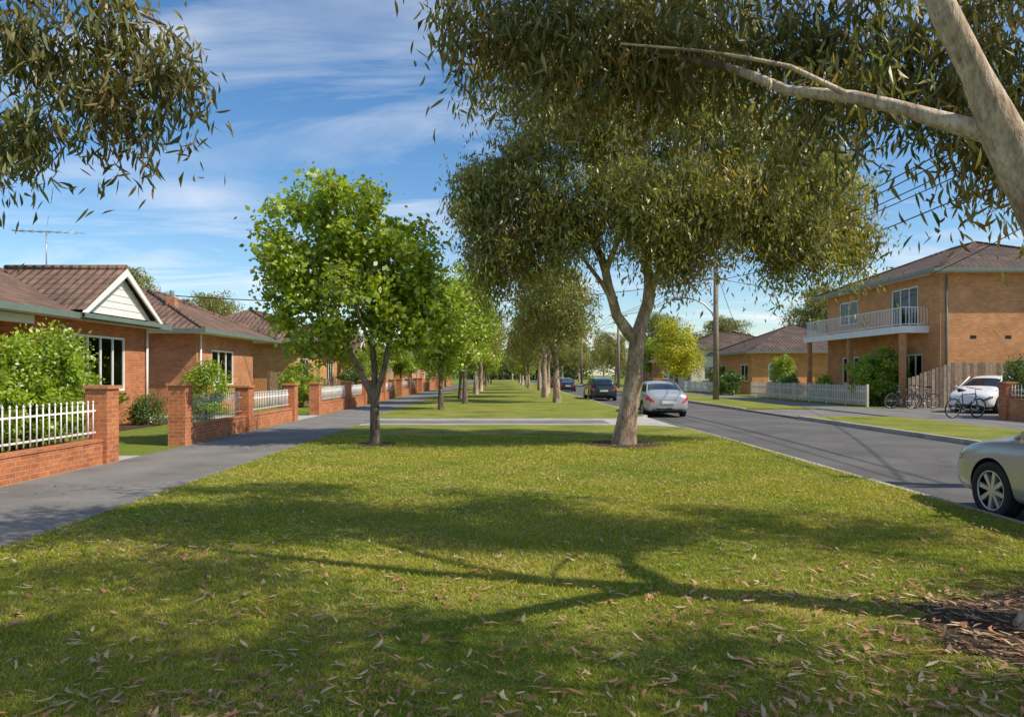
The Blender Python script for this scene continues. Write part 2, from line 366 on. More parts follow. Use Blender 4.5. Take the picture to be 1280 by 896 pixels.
def place_tree(name,ms,loc=(0,0,0),rot=0,s=1,sz=None):
    e=empty(name,loc); e.rotation_euler=(0,0,rot); e.scale=(s,s,sz or s)
    addob('trunk_and_branches',ms[0],e); addob('foliage',ms[1],e); return e
PE=[(.19,.23,.045),(.25,.28,.06),(.32,.31,.08),(.33,.25,.08),(.14,.19,.04)]
PG=[(.24,.34,.03),(.32,.42,.035),(.40,.47,.045),(.18,.28,.03)]
R=np.random.RandomState
T3l=[[(2.97,17.6,-.05,.38),(3.0,17.6,.25,.28),(3.17,17.6,1.47,.22),(3.3,17.6,2.54,.19)],
 [(3.3,17.6,2.54,.15),(2.78,17.5,3.13,.125),(2.48,17.4,4.2,.10),(2.09,17.5,5.18,.08),(1.21,17.8,6.16,.05)],
 [(3.3,17.6,2.54,.17),(3.6,17.7,3.8,.14),(3.46,17.9,5.2,.11),(3.36,18,6.94,.07),(3.95,17.8,8.9,.04)],
 [(3.6,17.7,3.8,.12),(4.34,17.4,4.8,.09),(5.3,17.3,5.28,.07),(6.5,17.6,6.35,.05),(7.6,17.8,6.9,.03)],
 [(2.48,17.4,4.2,.08),(2.9,16.5,5.4,.06),(3.2,15.6,6.6,.04)],[(3.46,17.9,5.2,.08),(2.9,19.2,6.6,.05),(2.5,20.2,7.6,.03)],
 [(2.09,17.5,5.18,.06),(1.6,17.2,6.8,.05),(1.3,17.3,8.6,.03)],[(2.78,17.5,3.13,.07),(2.35,17.2,3.9,.05),(1.5,17.2,4.9,.035),(.6,17.4,5.3,.02)]]
T3o=[(.25,17.8,6.0,1.5,1.6,1.3,70),(1.4,17.6,8.5,2.0,2.3,1.9,80),(3.4,17.6,7.7,2.4,2.8,2.2,96),(6.2,17.6,7.1,2.2,2.2,1.5,90),(8.0,17.8,6.1,1.0,1.2,1.1,38),
 (4.4,17.6,9.6,2.0,2.0,1.4,54),(3.3,17.0,5.9,2.0,2.2,.7,62),(5.7,17.2,5.7,1.6,1.6,.7,54),(-.1,17.6,4.8,.8,1.0,.8,30),(3.4,16.2,5.0,.7,.8,.5,16),(1.6,17.3,5.2,.9,1.0,.7,30),(7.2,17.3,5.0,1.0,1.0,.8,30),(4.2,16.6,4.6,.6,.6,.5,12),(8.6,17.4,5.1,.4,.5,.5,9)]
ms=tree_meshes('big_euc',T3l,clumps(T3o,R(11),.35),11,205,(.24,.24,.40),.17,.044,1.0,PE,'barke',tip=.007,down=1)
place_tree('eucalyptus_tree',ms)
T1l=[[(-3.11,17.6,-.05,.18),(-3.11,17.6,.2,.13),(-3.13,17.6,1.1,.11)],
 [(-3.13,17.6,1.1,.085),(-3.58,17.6,1.95,.07),(-4.07,17.5,3.03,.05),(-4.65,17.5,4.4,.03)],
 [(-3.13,17.6,1.1,.085),(-2.86,17.6,1.95,.07),(-2.7,17.7,3.0,.05),(-2.56,17.7,4.4,.03)],
 [(-3.13,17.6,1.1,.08),(-3.17,17.7,2.2,.06),(-3.4,17.6,4.4,.035),(-3.68,17.6,6.0,.02)],
 [(-3.17,17.7,2.2,.05),(-3.4,16.9,3.2,.035),(-3.7,16.3,4.2,.02)]]
T1o=[(-4.75,17.6,4.9,1.2,1.3,1.2,44),(-3.68,17.6,5.2,1.2,1.4,1.35,54),(-2.6,17.6,4.5,1.05,1.3,1.1,42),(-5.2,17.6,3.6,.8,1.1,.8,26),(-3.7,17.6,3.5,1.5,1.6,1.0,50),(-2.3,17.6,3.1,.9,1.2,.9,34),(-4.5,17.4,2.6,.8,.9,.5,16),(-1.9,17.6,3.7,.6,.8,.8,14)]
ms=tree_meshes('young_plane',T1l,clumps(T1o,R(5),.4),5,80,(.18,.18,.15),.15,.105,.2,PG,'barkd',tip=.006)
place_tree('deciduous_tree',ms)
PN=[(.15,.18,.05),(.20,.22,.065),(.25,.22,.08),(.33,.21,.08),(.115,.15,.045)]
T4l=[[(3.80,4.75,-.05,.40),(3.83,4.75,.25,.24),(3.92,4.75,1.2,.20),(3.85,4.75,2.1,.175)],
 [(3.85,4.75,2.1,.16),(3.55,4.75,2.8,.13),(3.31,4.75,3.27,.115),(3.1,4.75,3.7,.09),(2.91,4.75,4.07,.08),(2.72,4.8,4.6,.07),(2.4,4.9,5.6,.05),(2.0,5.1,6.8,.03)],
 [(3.36,4.75,3.15,.085),(3.0,4.95,3.44,.058),(2.62,5.35,3.76,.05),(2.31,5.8,4.0,.042),(1.93,6.3,4.4,.034),(1.55,6.9,4.75,.027),(.9,7.4,5.2,.02)],
 [(3.85,4.75,2.1,.12),(4.5,4.5,3.6,.09),(5.6,4.6,5.2,.06),(7.2,5.2,6.6,.03)],
 [(3.55,4.75,2.8,.10),(3.5,3.4,4.4,.07),(3.2,2.2,6.0,.05),(3.0,1.6,6.8,.03)],
 [(2.62,5.35,3.76,.025),(2.2,5.5,4.05,.02),(1.6,5.8,4.3,.014),(1.0,6.1,4.5,.01)],
 [(4.5,4.5,3.6,.06),(4.9,5.6,4.6,.04),(5.0,7,5.4,.02)],[(3.5,3.4,4.4,.05),(4.6,2.2,5.6,.04),(6.4,1.6,6.6,.02)]]
T4o=[(.0,7,5.15,.6,.7,.35,16),(.6,7,5.1,.7,.8,.4,20),(1.35,7,4.95,.7,.8,.45,24),(2.1,7,4.9,.7,.9,.4,22),(2.9,7,4.8,.6,.8,.45,18),
 (2.9,6,4.15,.5,.5,.3,9),(3.6,6.2,4.5,.5,.7,.4,14),(4.05,6,3.8,.3,.5,.4,10),(4.3,6.2,4.4,.5,.6,.5,13),(4.6,6.3,3.85,.35,.5,.4,9),
 (1.0,5.7,6.9,1.6,1.4,.7,64),(3.6,5.9,7.3,1.7,1.4,.8,76),(6.2,5.8,7,1.8,1.4,.8,78),(8.8,5.6,6.6,1.7,1.3,.8,62),(2.2,1.8,7,1.8,1.3,.8,70),(5.2,1.6,7.2,1.9,1.3,.8,80),(7.9,1.4,6.8,1.6,1.1,.8,54),(1.6,8.4,6.2,1.8,1.2,.7,44),(5.1,7.6,5.9,1.1,1.2,.6,24),(4.6,.2,6.6,2,.8,.6,34),(9.9,3.2,6.2,.8,1.2,.6,24),(3.4,3.3,7.6,1.6,.9,.5,34)]  # upper lobes out of view, added and spaced to cast the lawn shadow bands
ms=tree_meshes('near_euc',T4l,clumps(T4o,R(21),.2),21,100,(.20,.20,.27),.155,.025,1.1,PN,'barke',tip=.0032,detail=True,down=1,sub=.2,ex=.38)
place_tree('eucalyptus_tree',ms)
TLl=[[(-4.3,3.4,-.05,.34),(-4.3,3.4,.25,.24),(-4.4,3.6,2.5,.19),(-4.5,3.9,4.0,.16)],
 [(-4.5,3.9,4.0,.1),(-4.4,4.8,4.9,.06),(-3.9,5.6,5.0,.035),(-3.3,6.0,4.85,.022),(-2.8,6.0,4.6,.012)],
 [(-4.5,3.9,4.0,.1),(-4.5,3.6,5.4,.08),(-4.4,3.4,6.8,.04)],[(-4.4,4.8,4.9,.04),(-4.3,5.7,4.6,.025),(-3.7,6.1,4.2,.012)]]
TLo=[(-3.8,6,4.5,.45,.45,.3,12),(-3.1,6,4.6,.35,.4,.25,10),(-2.72,6,4.25,.17,.3,.25,6),(-3.3,6,4.0,.28,.35,.25,7),(-4.1,6,3.8,.4,.35,.3,10),(-3.7,6,5.1,.7,.5,.2,12),(-3.0,6,3.75,.1,.2,.1,2),
 (-4.5,3.5,6.6,1.7,1.7,.8,34),(-6,5,6.0,1.2,1.2,.7,16)]  # unseen crown above the hanging sprays, added for the shadow it casts
ms=tree_meshes('left_euc',TLl,clumps(TLo,R(31),.2),31,80,(.12,.12,.22),.155,.023,1.1,PN,'barke',tip=.0032,detail=True,down=1,sub=.2)
place_tree('eucalyptus_tree',ms)
def generic(kind,seed):
    r=R(seed); q=lambda a:a*(1+.22*r.randn())
    if kind=='euc':
        l=[[(0,0,-.05,.25),(.05,0,1,.18),(.1,.05,2.4,.14)],[(.1,.05,2.4,.11),(-.7,.2,4,.08),(-1.4,.3,5.6,.04)],[(.1,.05,2.4,.11),(.6,-.2,4.2,.08),(1.3,-.2,6,.04)],[(.1,.05,2.4,.1),(.1,.8,4.4,.06),(0,1.2,6.5,.03)]]
        o=[(-1.3,0,5.5,1.5,1.6,1.5,45),(1.2,0,5.8,1.6,1.6,1.5,48),(0,.3,7.2,1.7,1.7,1.4,45),(0,-.8,4.8,1.8,1.4,1.1,30),(.6,1,5,1.6,1.4,1.2,25),(-1.8,.3,4.2,.9,1,.8,14),(2.1,.3,4.4,.9,1,.8,14)]
        o=[(q(a[0]),a[1],a[2]+.3*r.randn(),q(a[3]),q(a[4]),q(a[5]),a[6]) for a in o]
        return tree_meshes('euc_m%d'%seed,l,clumps(o,r,.35),seed,80,(.30,.30,.36),.22,.065,.9,PE,'barke',tip=.008,down=1)
    l=[[(0,0,-.05,.17),(0,0,.8,.12),(.03,0,1.7,.1)],[(.03,0,1.7,.08),(-.5,.2,3,.05),(-.8,.3,4.6,.03)],[(.03,0,1.7,.08),(.5,-.2,3.1,.05),(.8,0,4.6,.03)],[(.03,0,1.7,.07),(.1,.2,3.6,.05),(0,0,5.8,.02)]]
    o=[(-.9,0,4.3,1.2,1.4,1.3,36),(.9,0,4.2,1.2,1.4,1.3,36),(0,0,5.5,1.3,1.3,1.2,36),(0,-.4,3,1.6,1.5,.9,36),(0,.6,3.8,1.6,1.3,1.2,24)]
    o=[(q(a[0]),a[1],a[2]+.25*r.randn(),q(a[3]),q(a[4]),q(a[5]),a[6]) for a in o]
    return tree_meshes('green_m%d'%seed,l,clumps(o,r,.35),seed,78,(.24,.24,.22),.19,.12,.2,PG,'barkd',tip=.008)
EE=[generic('euc',k) for k in (41,42,43)]; GG=[generic('green',k) for k in (51,52,53)]
rr=random.Random(4)
y=35.0
for i in range(12):
    k='G' if i<2 or rr.random()<.65 else 'E'
    s=rr.uniform(1.0,1.12) if i<2 else rr.uniform(.85,1.3)*(.85 if k=='E' else 1)
    place_tree('deciduous_tree' if k=='G' else 'eucalyptus_tree',(GG if k=='G' else EE)[i%3],(-2.6+rr.uniform(-.5,.5),y,0),rr.uniform(0,6),s,s*rr.uniform(.95,1.15)); y+=rr.uniform(6.5,11.5)+i*.4
y=44
for i in range(13):
    s=1.15 if i<2 else rr.uniform(.8,1.25)
    k='E' if i<3 or rr.random()<.75 else 'G'
    place_tree('eucalyptus_tree' if k=='E' else 'deciduous_tree',(EE if k=='E' else GG)[i%3],(3.6+rr.uniform(-.5,.5),y,0),rr.uniform(0,6),s,s*rr.uniform(.92,1.12)); y+=rr.uniform(7,12)+i*.4
for (k,x,y,s) in [('E',-36,70,1.42),('E',-30.5,73,1.25),('G',-10.5,52,.55),('G',-11,62,.7),('G',-11,78,.9),('G',-12,95,1),('E',-14,120,1.1),('E',-22,100,1.2),('E',-24,60,1.0),
    ('G',19,78,.75),('E',26,86,1.1),('E',37,84,1.55),('G',21,100,.95),('E',18,128,1.1),('E',42,80,1.3),('E',17,108,1.0),('E',16,150,1.1),('G',22,56.5,.5),('E',-60,90,1.2),('E',-55,60,.8),('E',14.5,175,1.1),('E',45,66,.9),('G',-4,200,1.4),('E',3,215,1.3),('E',8,230,1.3),('E',25,118,1.5)]:
    place_tree('eucalyptus_tree' if k=='E' else 'deciduous_tree',rr.choice(EE) if k=='E' else rr.choice(GG),(x,y,0),rr.uniform(0,6),s)
o=[(0,0,3.2,1.7,1.7,1.5,60),(0,0,4.6,1.2,1.2,1,30),(.8,0,2.2,1.2,1.2,.8,24)]
ms=tree_meshes('golden',[[(0,0,-.05,.16),(0,0,1.3,.1)],[(0,0,1.3,.08),(-.3,0,3,.05),(0,0,4.6,.02)]],clumps(o,R(61),.4),61,100,(.26,.26,.24),.17,.10,.2,[(.46,.46,.03),(.55,.53,.04),(.36,.4,.03)],'barkd')
place_tree('golden_tree',ms,(15.2,63,0),0,1.15)
r=R(71); cs=np.stack([r.uniform(-260,260,1500),r.uniform(250,330,1500),np.zeros(1500)],1); cs[:,2]=np.abs(r.randn(1500))*2.2+3+2.5*np.sin(cs[:,0]*.07)+1.5*np.sin(cs[:,0]*.21)
cs2=np.stack([r.uniform(-130,-45,500),r.uniform(110,150,500),r.rand(500)*6.0],1); cs3=np.stack([r.uniform(48,150,500),r.uniform(110,150,500),r.rand(500)*6.5],1); cs4=np.stack([r.uniform(-12,28,260),r.uniform(235,250,260),r.rand(260)*9],1); cs=np.concatenate([cs,cs2,cs3,cs4])
V,k,col=leaves(cs,45,(1.8,1.8,1.5),1.1,.6,0,[(.09,.125,.035),(.12,.155,.045),(.15,.16,.05)],r); me=npmesh('dm',V,np.arange(len(V)).reshape(-1,k),[M['leaf']],col=col); addob('distant_trees',me)
def bush(name,x,y,rx,ry,rz,n,pal,ln=.09,seed=1,per=90):
    r=R(seed); c=clumps([(0,0,rz*.5,rx,ry,rz*.5,n),(rx*.3,0,rz*.7,rx*.6,ry*.6,rz*.4,n//3),(-rx*.4,-ry*.3,rz*.5,rx*.6,ry*.6,rz*.4,n//3)],r,.55); c[:,2]=np.abs(c[:,2])
    l=[[(0,0,-.05,.06),(0,0,.3,.05)],[(0,0,.3,.04),(0,.05,rz*.6,.02)]]
    ms=tree_meshes(name,l,c,seed,per,(.13,.13,.12),ln,ln*.55,.1,pal,'barkd',tip=.004); place_tree(name,ms,(x,y,0))
BG=[(.28,.39,.03),(.36,.46,.04),(.2,.31,.03)]; BD=[(.10,.17,.03),(.14,.22,.035),(.08,.14,.03)]
bush('shrub',-11.15,16.6,1.6,1.6,2.4,240,BG,.11,81,110)
bush('shrub',-12.2,13.6,1.3,1.3,2.3,90,BG,.10,82)
bush('shrub',-11.2,27.2,.8,.9,2.1,50,BG,.10,83)
bush('shrub',-11.9,24.2,.5,.5,.9,25,BD,.08,84)
bush('shrub',-10.6,38,1.0,1.2,2.3,45,BG,.13,85); bush('shrub',-9.6,46,1.0,1.2,2.2,45,BD,.13,86)
bush('shrub',20.9,39.9,1.45,1.3,2.75,130,BG,.14,87,110); bush('hedge',20.9,53,.8,2.2,1.5,60,BD,.13,88)
bush('shrub',20.9,28.0,1.3,1.5,2.5,110,BD,.10,89); bush('shrub',20.8,47,.6,.8,1.6,25,BG,.12,90)
bush('shrub',18.9,60,.9,1.5,1.8,40,BD,.14,91); bush('shrub',21,70,1.3,1.5,2.4,40,BG,.14,92)
# ------------------------------------------------------------------ buildings
def wall(b,ax,pos,a0,a1,z0,z1,ops,mat,th=.22,sgn=1):
    p0,p1=(pos-th,pos) if sgn>0 else (pos,pos+th)
    def bx(u0,u1,w0,w1):
        if u1-u0<.01 or w1-w0<.01: return
        if ax=='x': b.box(p0,p1,u0,u1,w0,w1,mat)
        else: b.box(u0,u1,p0,p1,w0,w1,mat)
    c=a0
    for (u0,u1,w0,w1) in sorted(ops):
        bx(c,u0,z0,z1); bx(u0,u1,z0,w0); bx(u0,u1,w1,z1); c=u1
    bx(c,a1,z0,z1)
def window(b,ax,pos,u0,u1,w0,w1,sgn,mull=2,curt='full',sill='brickr',frame='white'):
    i=sgn
    def bx(ua,ub,d0,d1,wa,wb,mat):
        lo,hi=sorted((pos+i*d0,pos+i*d1))
        if ax=='x': b.box(lo,hi,ua,ub,wa,wb,mat)
        else: b.box(ua,ub,lo,hi,wa,wb,mat)
    f=.07
    bx(u0,u0+f,-.08,-.01,w0,w1,frame); bx(u1-f,u1,-.08,-.01,w0,w1,frame); bx(u0+f,u1-f,-.08,-.01,w0,w0+f,frame); bx(u0+f,u1-f,-.08,-.01,w1-f,w1,frame)
    for k in range(1,mull):
        c=u0+(u1-u0)*k/mull; bx(c-.03,c+.03,-.075,-.015,w0+f,w1-f,frame)
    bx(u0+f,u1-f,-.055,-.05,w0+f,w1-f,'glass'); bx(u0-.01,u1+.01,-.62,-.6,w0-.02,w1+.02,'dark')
    n=max(6,int((u1-u0)/.1)); W=(u1-u0-2*f)
    for k in range(n):
        t=(k+.5)/n
        if .44<t<.54 and curt!='full': continue
        d=-.10-.03*(k%2); bx(u0+f+W*k/n+.002,u0+f+W*(k+1)/n-.002,d-.01,d,w0+f,w1-f,'curtain')
    bx(u0-.06,u1+.06,-.005,.06,w0-.08,w0-.002,sill)
def hiproof(par,x0,x1,y0,y1,z,rise,mat,fas='gutter'):
    b=B(); w=x1-x0; d=y1-y0
    if d>=w: r0=(x0+w/2,y0+w/2,z+rise); r1=(x0+w/2,y1-w/2,z+rise); 
    else: r0=(x0+d/2,y0+d/2,z+rise); r1=(x1-d/2,y0+d/2,z+rise)
    a,bb,c,dd=(x0,y0,z),(x1,y0,z),(x1,y1,z),(x0,y1,z)
    if d>=w:
        b.poly([a,bb,r0],mat); b.poly([bb,c,r1,r0],mat); b.poly([c,dd,r1],mat); b.poly([dd,a,r0,r1],mat)
        hips=[(a,r0),(bb,r0),(c,r1),(dd,r1)]
    else:
        b.poly([a,bb,r1,r0],mat); b.poly([bb,c,r1],mat); b.poly([c,dd,r0,r1],mat); b.poly([dd,a,r0],mat)
        hips=[(a,r0),(dd,r0),(bb,r1),(c,r1)]
    for p,q in hips+[(r0,r1)]:
        if (Vector(p)-Vector(q)).length>.1: b.tube([Vector(p)+Vector((0,0,.02)),Vector(q)+Vector((0,0,.02))],.09,mat,6)
    b.build('roof',par)
    b=B(); g=.11
    b.box(x0-g,x0-.005,y0-g,y1+g,z-.16,z+.02,fas); b.box(x1+.005,x1+g,y0-g,y1+g,z-.16,z+.02,fas)
    b.box(x0,x1,y0-g,y0-.005,z-.16,z+.02,fas); b.box(x0,x1,y1+.005,y1+g,z-.16,z+.02,fas)
    b.box(x0,x1,y0,y1,z-.15,z-.12,'cream'); b.build('gutters_and_eaves',par)
def leftgable(par,yc,hw,xf,xb,z,rise,mat,name='gable'):
    b=B(); p0=(xf,yc-hw,z);p1=(xf,yc+hw,z);pk=(xf,yc,z+rise); bk=(xb,yc,z+rise)
    q0=(xb-.2,yc-hw,z);q1=(xb-.2,yc+hw,z)
    b.poly([p0,pk,bk,q0],mat); b.poly([pk,p1,q1,bk],mat); b.tube([(xf,yc,z+rise+.03),(xb,yc,z+rise+.03)],.09,mat,6); b.build(name+'_roof',par)
    b=B(); b.poly([(xf-.25,yc-hw+.25,z-.02),(xf-.25,yc+hw-.25,z-.02),(xf-.25,yc,z+rise-.12)],'white')
    for s in (-1,1):
        a=Vector((xf+.02,yc+s*(hw+.1),z-.08)); c=Vector((xf+.02,yc,z+rise-.02)); t=Vector((0,0,-.24))
        q=[a,c,c+t,a+t*.6]; bk_=Vector((-.06,0,0)); base=len(b.v); b.v+=[tuple(v) for v in q]+[tuple(v+bk_) for v in q]; mi=b.m('white')
        for fc in ((0,1,2,3),(7,6,5,4),(0,4,5,1),(1,5,6,2),(2,6,7,3),(3,7,4,0)): b.face([base+i for i in fc],mi)
    for k in range(1,6):
        zz=z+rise*k/7; w=(hw-.3)*(1-k/7); b.box(xf-.25,xf-.235,yc-w,yc+w,zz-.012,zz,'cream')
    b.box(xf-.2,xf+.05,yc-hw-.1,yc+hw+.1,z-.24,z-.1,'gutter')
    b.build(name,par)
h=empty('brick_house',(0,0,0)); b=B()
wall(b,'x',-13,19.9,26.4,-.1,3.42,[(21.9,24.8,1.15,2.95)],'brickr')
wall(b,'y',19.9,-15.6,-13.22,-.1,3.42,[],'brickr',sgn=-1)
wall(b,'x',-15.6,11,19.9,-.1,3.42,[(13,14.0,0,2.2),(15.5,17.8,1.1,2.7)],'brickr')
wall(b,'y',26.4,-21,-13.22,-.1,3.42,[(-17.5,-16,1.2,2.6)],'brickr'); wall(b,'y',11,-21,-15.82,-.1,3.42,[],'brickr',sgn=-1)
b.build('walls',h)
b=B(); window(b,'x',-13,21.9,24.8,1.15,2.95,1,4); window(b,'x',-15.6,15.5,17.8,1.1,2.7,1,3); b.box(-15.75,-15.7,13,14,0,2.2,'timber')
b.build('windows_and_door',h)
hiproof(h,-21.6,-12.5,10.4,26.9,3.5,1.9,'tilel')
leftgable(h,23.6,2.35,-12.3,-16.3,3.62,1.55,'tilel')
b=B(); b.tube([(-13.0,16.2,0),(-13.0,16.2,3.2)],.07,'white'); b.tube([(-13.0,11.5,0),(-13.0,11.5,3.2)],.07,'white'); b.box(-13.1,-12.9,11,19.85,3.1,3.33,'white'); b.box(-15.6,-12.8,11,19.7,-.02,.18,'conc'); b.tube([(-12.93,26.2,0),(-12.93,26.2,3.35)],.045,'white'); b.build('porch',h)
b=B(); ax,ay,az=-15.2,24.0,4.6
b.tube([(ax,ay,az),(ax,ay,az+1.9)],.02,'metal'); b.tube([(ax-1.0,ay-.2,az+1.85),(ax+1.0,ay+.2,az+1.85)],.014,'metal')
for k in range(8): t=-0.95+k*.27; l=.42-.02*k; b.tube([(ax+t-.2*l,ay+t*.2-l,az+1.87),(ax+t+.2*l,ay+t*.2+l,az+1.87)],.009,'metal',5)
b.build('tv_antenna',h)
h=empty('brick_house'); b=B()
wall(b,'x',-13,30.6,37.5,-.1,3.5,[(32.2,34.8,1.2,2.8)],'brickb'); wall(b,'y',30.6,-21,-13.22,-.1,3.5,[],'brickb',sgn=-1); wall(b,'y',37.5,-21,-13.22,-.1,3.5,[],'brickb')
b.build('walls',h); b=B(); window(b,'x',-13,32.2,34.8,1.2,2.8,1,3); b.tube([(-12.9,30.8,0),(-12.9,30.8,3.4)],.045,'white'); b.build('windows',h)
hiproof(h,-21.5,-12.4,29.9,40,3.6,2.1,'tilel')
b=B(); b.box(-15.2,-14.8,32.5,32.9,4.3,5.2,'brickb'); b.tube([(-15,32.7,5.2),(-15,32.7,5.5)],.1,'metal'); b.build('chimney',h,.01)
def lefthouse(y0,y1,xf,mat,ez=3.4,rise=2,gab=None,roof='tilel'):
    h=empty('brick_house'); b=B(); m=(y0+y1)/2
    ops=[(y0+1,y0+3.2,1.1,2.7),(y1-3.2,y1-1.2,1.1,2.7),(m-.5,m+.5,.1,2.3)]
    wall(b,'x',xf,y0,y1,-.1,ez,ops,mat); wall(b,'y',y0,xf-8,xf-.22,-.1,ez,[(xf-4,xf-2.6,1.2,2.6)],mat,sgn=-1); wall(b,'y',y1,xf-8,xf-.22,-.1,ez,[],mat); b.build('walls',h)
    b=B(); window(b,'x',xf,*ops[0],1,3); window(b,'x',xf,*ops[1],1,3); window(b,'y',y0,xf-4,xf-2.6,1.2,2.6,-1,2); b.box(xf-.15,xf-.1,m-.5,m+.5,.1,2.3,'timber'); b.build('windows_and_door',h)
    hiproof(h,xf-8.6,xf+.6,y0-.6,y1+.6,ez+.08,rise,roof)
    if gab: leftgable(h,gab,1.9,xf+.8,xf-3.5,ez+.12,1.3,roof)
lefthouse(43,54,-12.4,'bricko',3.6,2.2,51.0); lefthouse(58,70,-12.6,'brickr',3.3,2.0,61); lefthouse(74,86,-13,'brickb',3.4,2.2); lefthouse(90,104,-12.5,'bricko',3.4,2.2,94); lefthouse(109,122,-13,'brickr',3.4,2.2)
h=empty('two_storey_brick_house'); b=B(); XF=22.5; Y0,Y1=37,49.8; ZT=6.95
lo=[(38.6,40.6,1.2,2.8),(42.4,43.4,.3,2.5),(45.4,47.6,1.1,2.8)]; up=[(39.0,41.6,4.25,6.5),(45.6,48.0,4.9,6.4)]
wall(b,'x',XF,Y0,Y1,-.1,3.9,lo,'bricko',sgn=-1); wall(b,'x',XF,Y0,Y1,3.9,ZT,up,'bricko',sgn=-1)
wall(b,'y',Y0,XF+.22,33,-.1,ZT,[],'bricko',sgn=-1); wall(b,'y',Y1,XF+.22,33,-.1,ZT,[],'bricko'); wall(b,'x',33,Y0,Y1,-.1,ZT,[],'bricko')
b.build('walls',h); b=B()
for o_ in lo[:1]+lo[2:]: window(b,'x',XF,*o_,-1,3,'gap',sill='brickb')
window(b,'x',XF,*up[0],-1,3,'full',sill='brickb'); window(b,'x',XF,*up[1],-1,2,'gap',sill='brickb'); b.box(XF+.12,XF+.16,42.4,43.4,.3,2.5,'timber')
for vx in (24.2,26.0): b.box(vx-.15,vx+.15,Y0-.015,Y0-.003,3.55,3.7,'dark')
b.build('windows_and_door',h)
hiproof(h,XF-.6,33.6,Y0-.6,Y1+.6,ZT+.12,2.35,'tiler')
b=B(); BX=21.1; b.box(BX,XF-.003,38.0,50.3,4.02,4.24,'cream'); b.box(BX-.03,BX,37.95,50.35,3.9,4.27,'white'); b.box(BX,XF-.01,37.95,38,3.9,4.27,'white')
for (p,q) in (((BX+.06,38.05),(BX+.06,50.2)),((BX+.06,38.05),(XF-.05,38.05)),((BX+.06,50.2),(XF-.05,50.2))):
    for z in (4.36,5.25): b.tube([(p[0],p[1],z),(q[0],q[1],z)],.03,'white',6)
    l=math.hypot(q[0]-p[0],q[1]-p[1]); n=int(l/.16)
    for k in range(n+1):
        t=k/n; x_=p[0]+(q[0]-p[0])*t; y_=p[1]+(q[1]-p[1])*t; b.box(x_-.012,x_+.012,y_-.012,y_+.012,4.36,5.25,'white')
b.build('balcony',h)
b=B()
for yy in (38.3,44.1,49.9): b.box(BX+.05,BX+.32,yy-.13,yy+.13,-.05,3.95,'bricko')
b.tube([(XF+.3,Y0-.06,0),(XF+.3,Y0-.06,6.8)],.05,'gutter'); b.build('columns_and_downpipe',h)
def righthouse(x0,x1,y0,y1,ez,rise,mat,roof):
    h=empty('brick_house'); b=B(); o1=[(y0+1,y0+3,1.1,2.6),(y1-3.4,y1-1.4,1.1,2.6)]; o2=[(x0+1.4,x0+3.4,1.1,2.6)]
    wall(b,'x',x0,y0,y1,-.1,ez,o1,mat,sgn=-1); wall(b,'y',y0,x0+.22,x1,-.1,ez,o2,mat,sgn=-1); wall(b,'x',x1,y0,y1,-.1,ez,[],mat); b.build('walls',h)
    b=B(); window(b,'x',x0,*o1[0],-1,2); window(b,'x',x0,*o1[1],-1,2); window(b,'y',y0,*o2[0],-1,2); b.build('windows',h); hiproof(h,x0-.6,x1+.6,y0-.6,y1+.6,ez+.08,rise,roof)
righthouse(21.5,33,62,73,3.6,2.6,'bricko','tiler'); righthouse(21,32,80,92,4.6,2.3,'cream','tiler'); righthouse(20.5,31,98,110,3.4,2.3,'brickb','tilel')
righthouse(27.0,37,20,31.5,3.3,1.9,'brickb','tiler')
# ------------------------------------------------------------------ fences
def pier(b,x,y,h,s=.21,mat='brickr'):
    b.box(x-s,x+s,y-s,y+s,-.05,h,mat); b.box(x-s-.04,x+s+.04,y-s-.04,y+s+.04,h,h+.07,'brickb' )
def picket_run(b,x,y0,y1,zb,zt,mat,sp=.165,w=.011):
    n=int((y1-y0)/sp)
    for k in range(n):
        y_=y0+(k+.5)*sp
        b.tube([(x,y_,zb+.04),(x,y_,zt)],w,mat,7); b.tube([(x,y_,zt),(x,y_,zt+.025),(x,y_,zt+.06)],[w*1.1,w*1.7,.003],mat,6)
    for z in (zb+.13,zt-.14): b.box(x-.03,x-w-.001,y0,y1,z-.016,z+.016,mat)
def brickfence(name,x,segs,mat='brickr'):
    e=empty(name); b=B(); p=B()
    for (y0,y1,base,top,fm,pr) in segs:
        b.box(x-.12,x+.12,y0,y1,-.05,base,mat); b.box(x-.14,x+.14,y0,y1,base,base+.05,mat)
        if fm: picket_run(p,x,y0,y1,base+.05,top,fm,w=.012 if fm=='white' else .009)
        for yy,hh in pr: pier(b,x,yy,hh)
    b.build('brick_base_and_piers',e,.006); p.build('metal_railings',e)
brickfence('brick_and_railing_fence',-7.75,[(2,13.75,.42,1.15,'white',[(2,1.4),(13.95,1.42)])])
brickfence('brick_and_railing_fence',-7.85,[(17.75,21.7,.42,1.15,'greyf',[(17.55,1.42),(21.9,1.3)]),(22.1,26.5,.42,1.1,'white',[(26.7,1.3)])])
brickfence('brick_and_railing_fence',-7.9,[(30.6,36.3,.45,1.1,'white',[(30.4,1.3),(36.5,1.3)]),(36.7,40.5,.45,1.1,'white',[(40.7,1.3)])])
brickfence('brick_and_railing_fence',-8.0,[(44,52,.45,1.05,'white',[(44,1.3),(48,1.25),(52,1.3)]),(56,66,.5,1.1,'greyf',[(56,1.3),(61,1.3),(66,1.3)]),(70,84,.8,1.1,None,[(70,1.3),(77,1.3),(84,1.3)]),(88,110,.8,1.1,None,[(88,1.3),(99,1.3),(110,1.3)])])
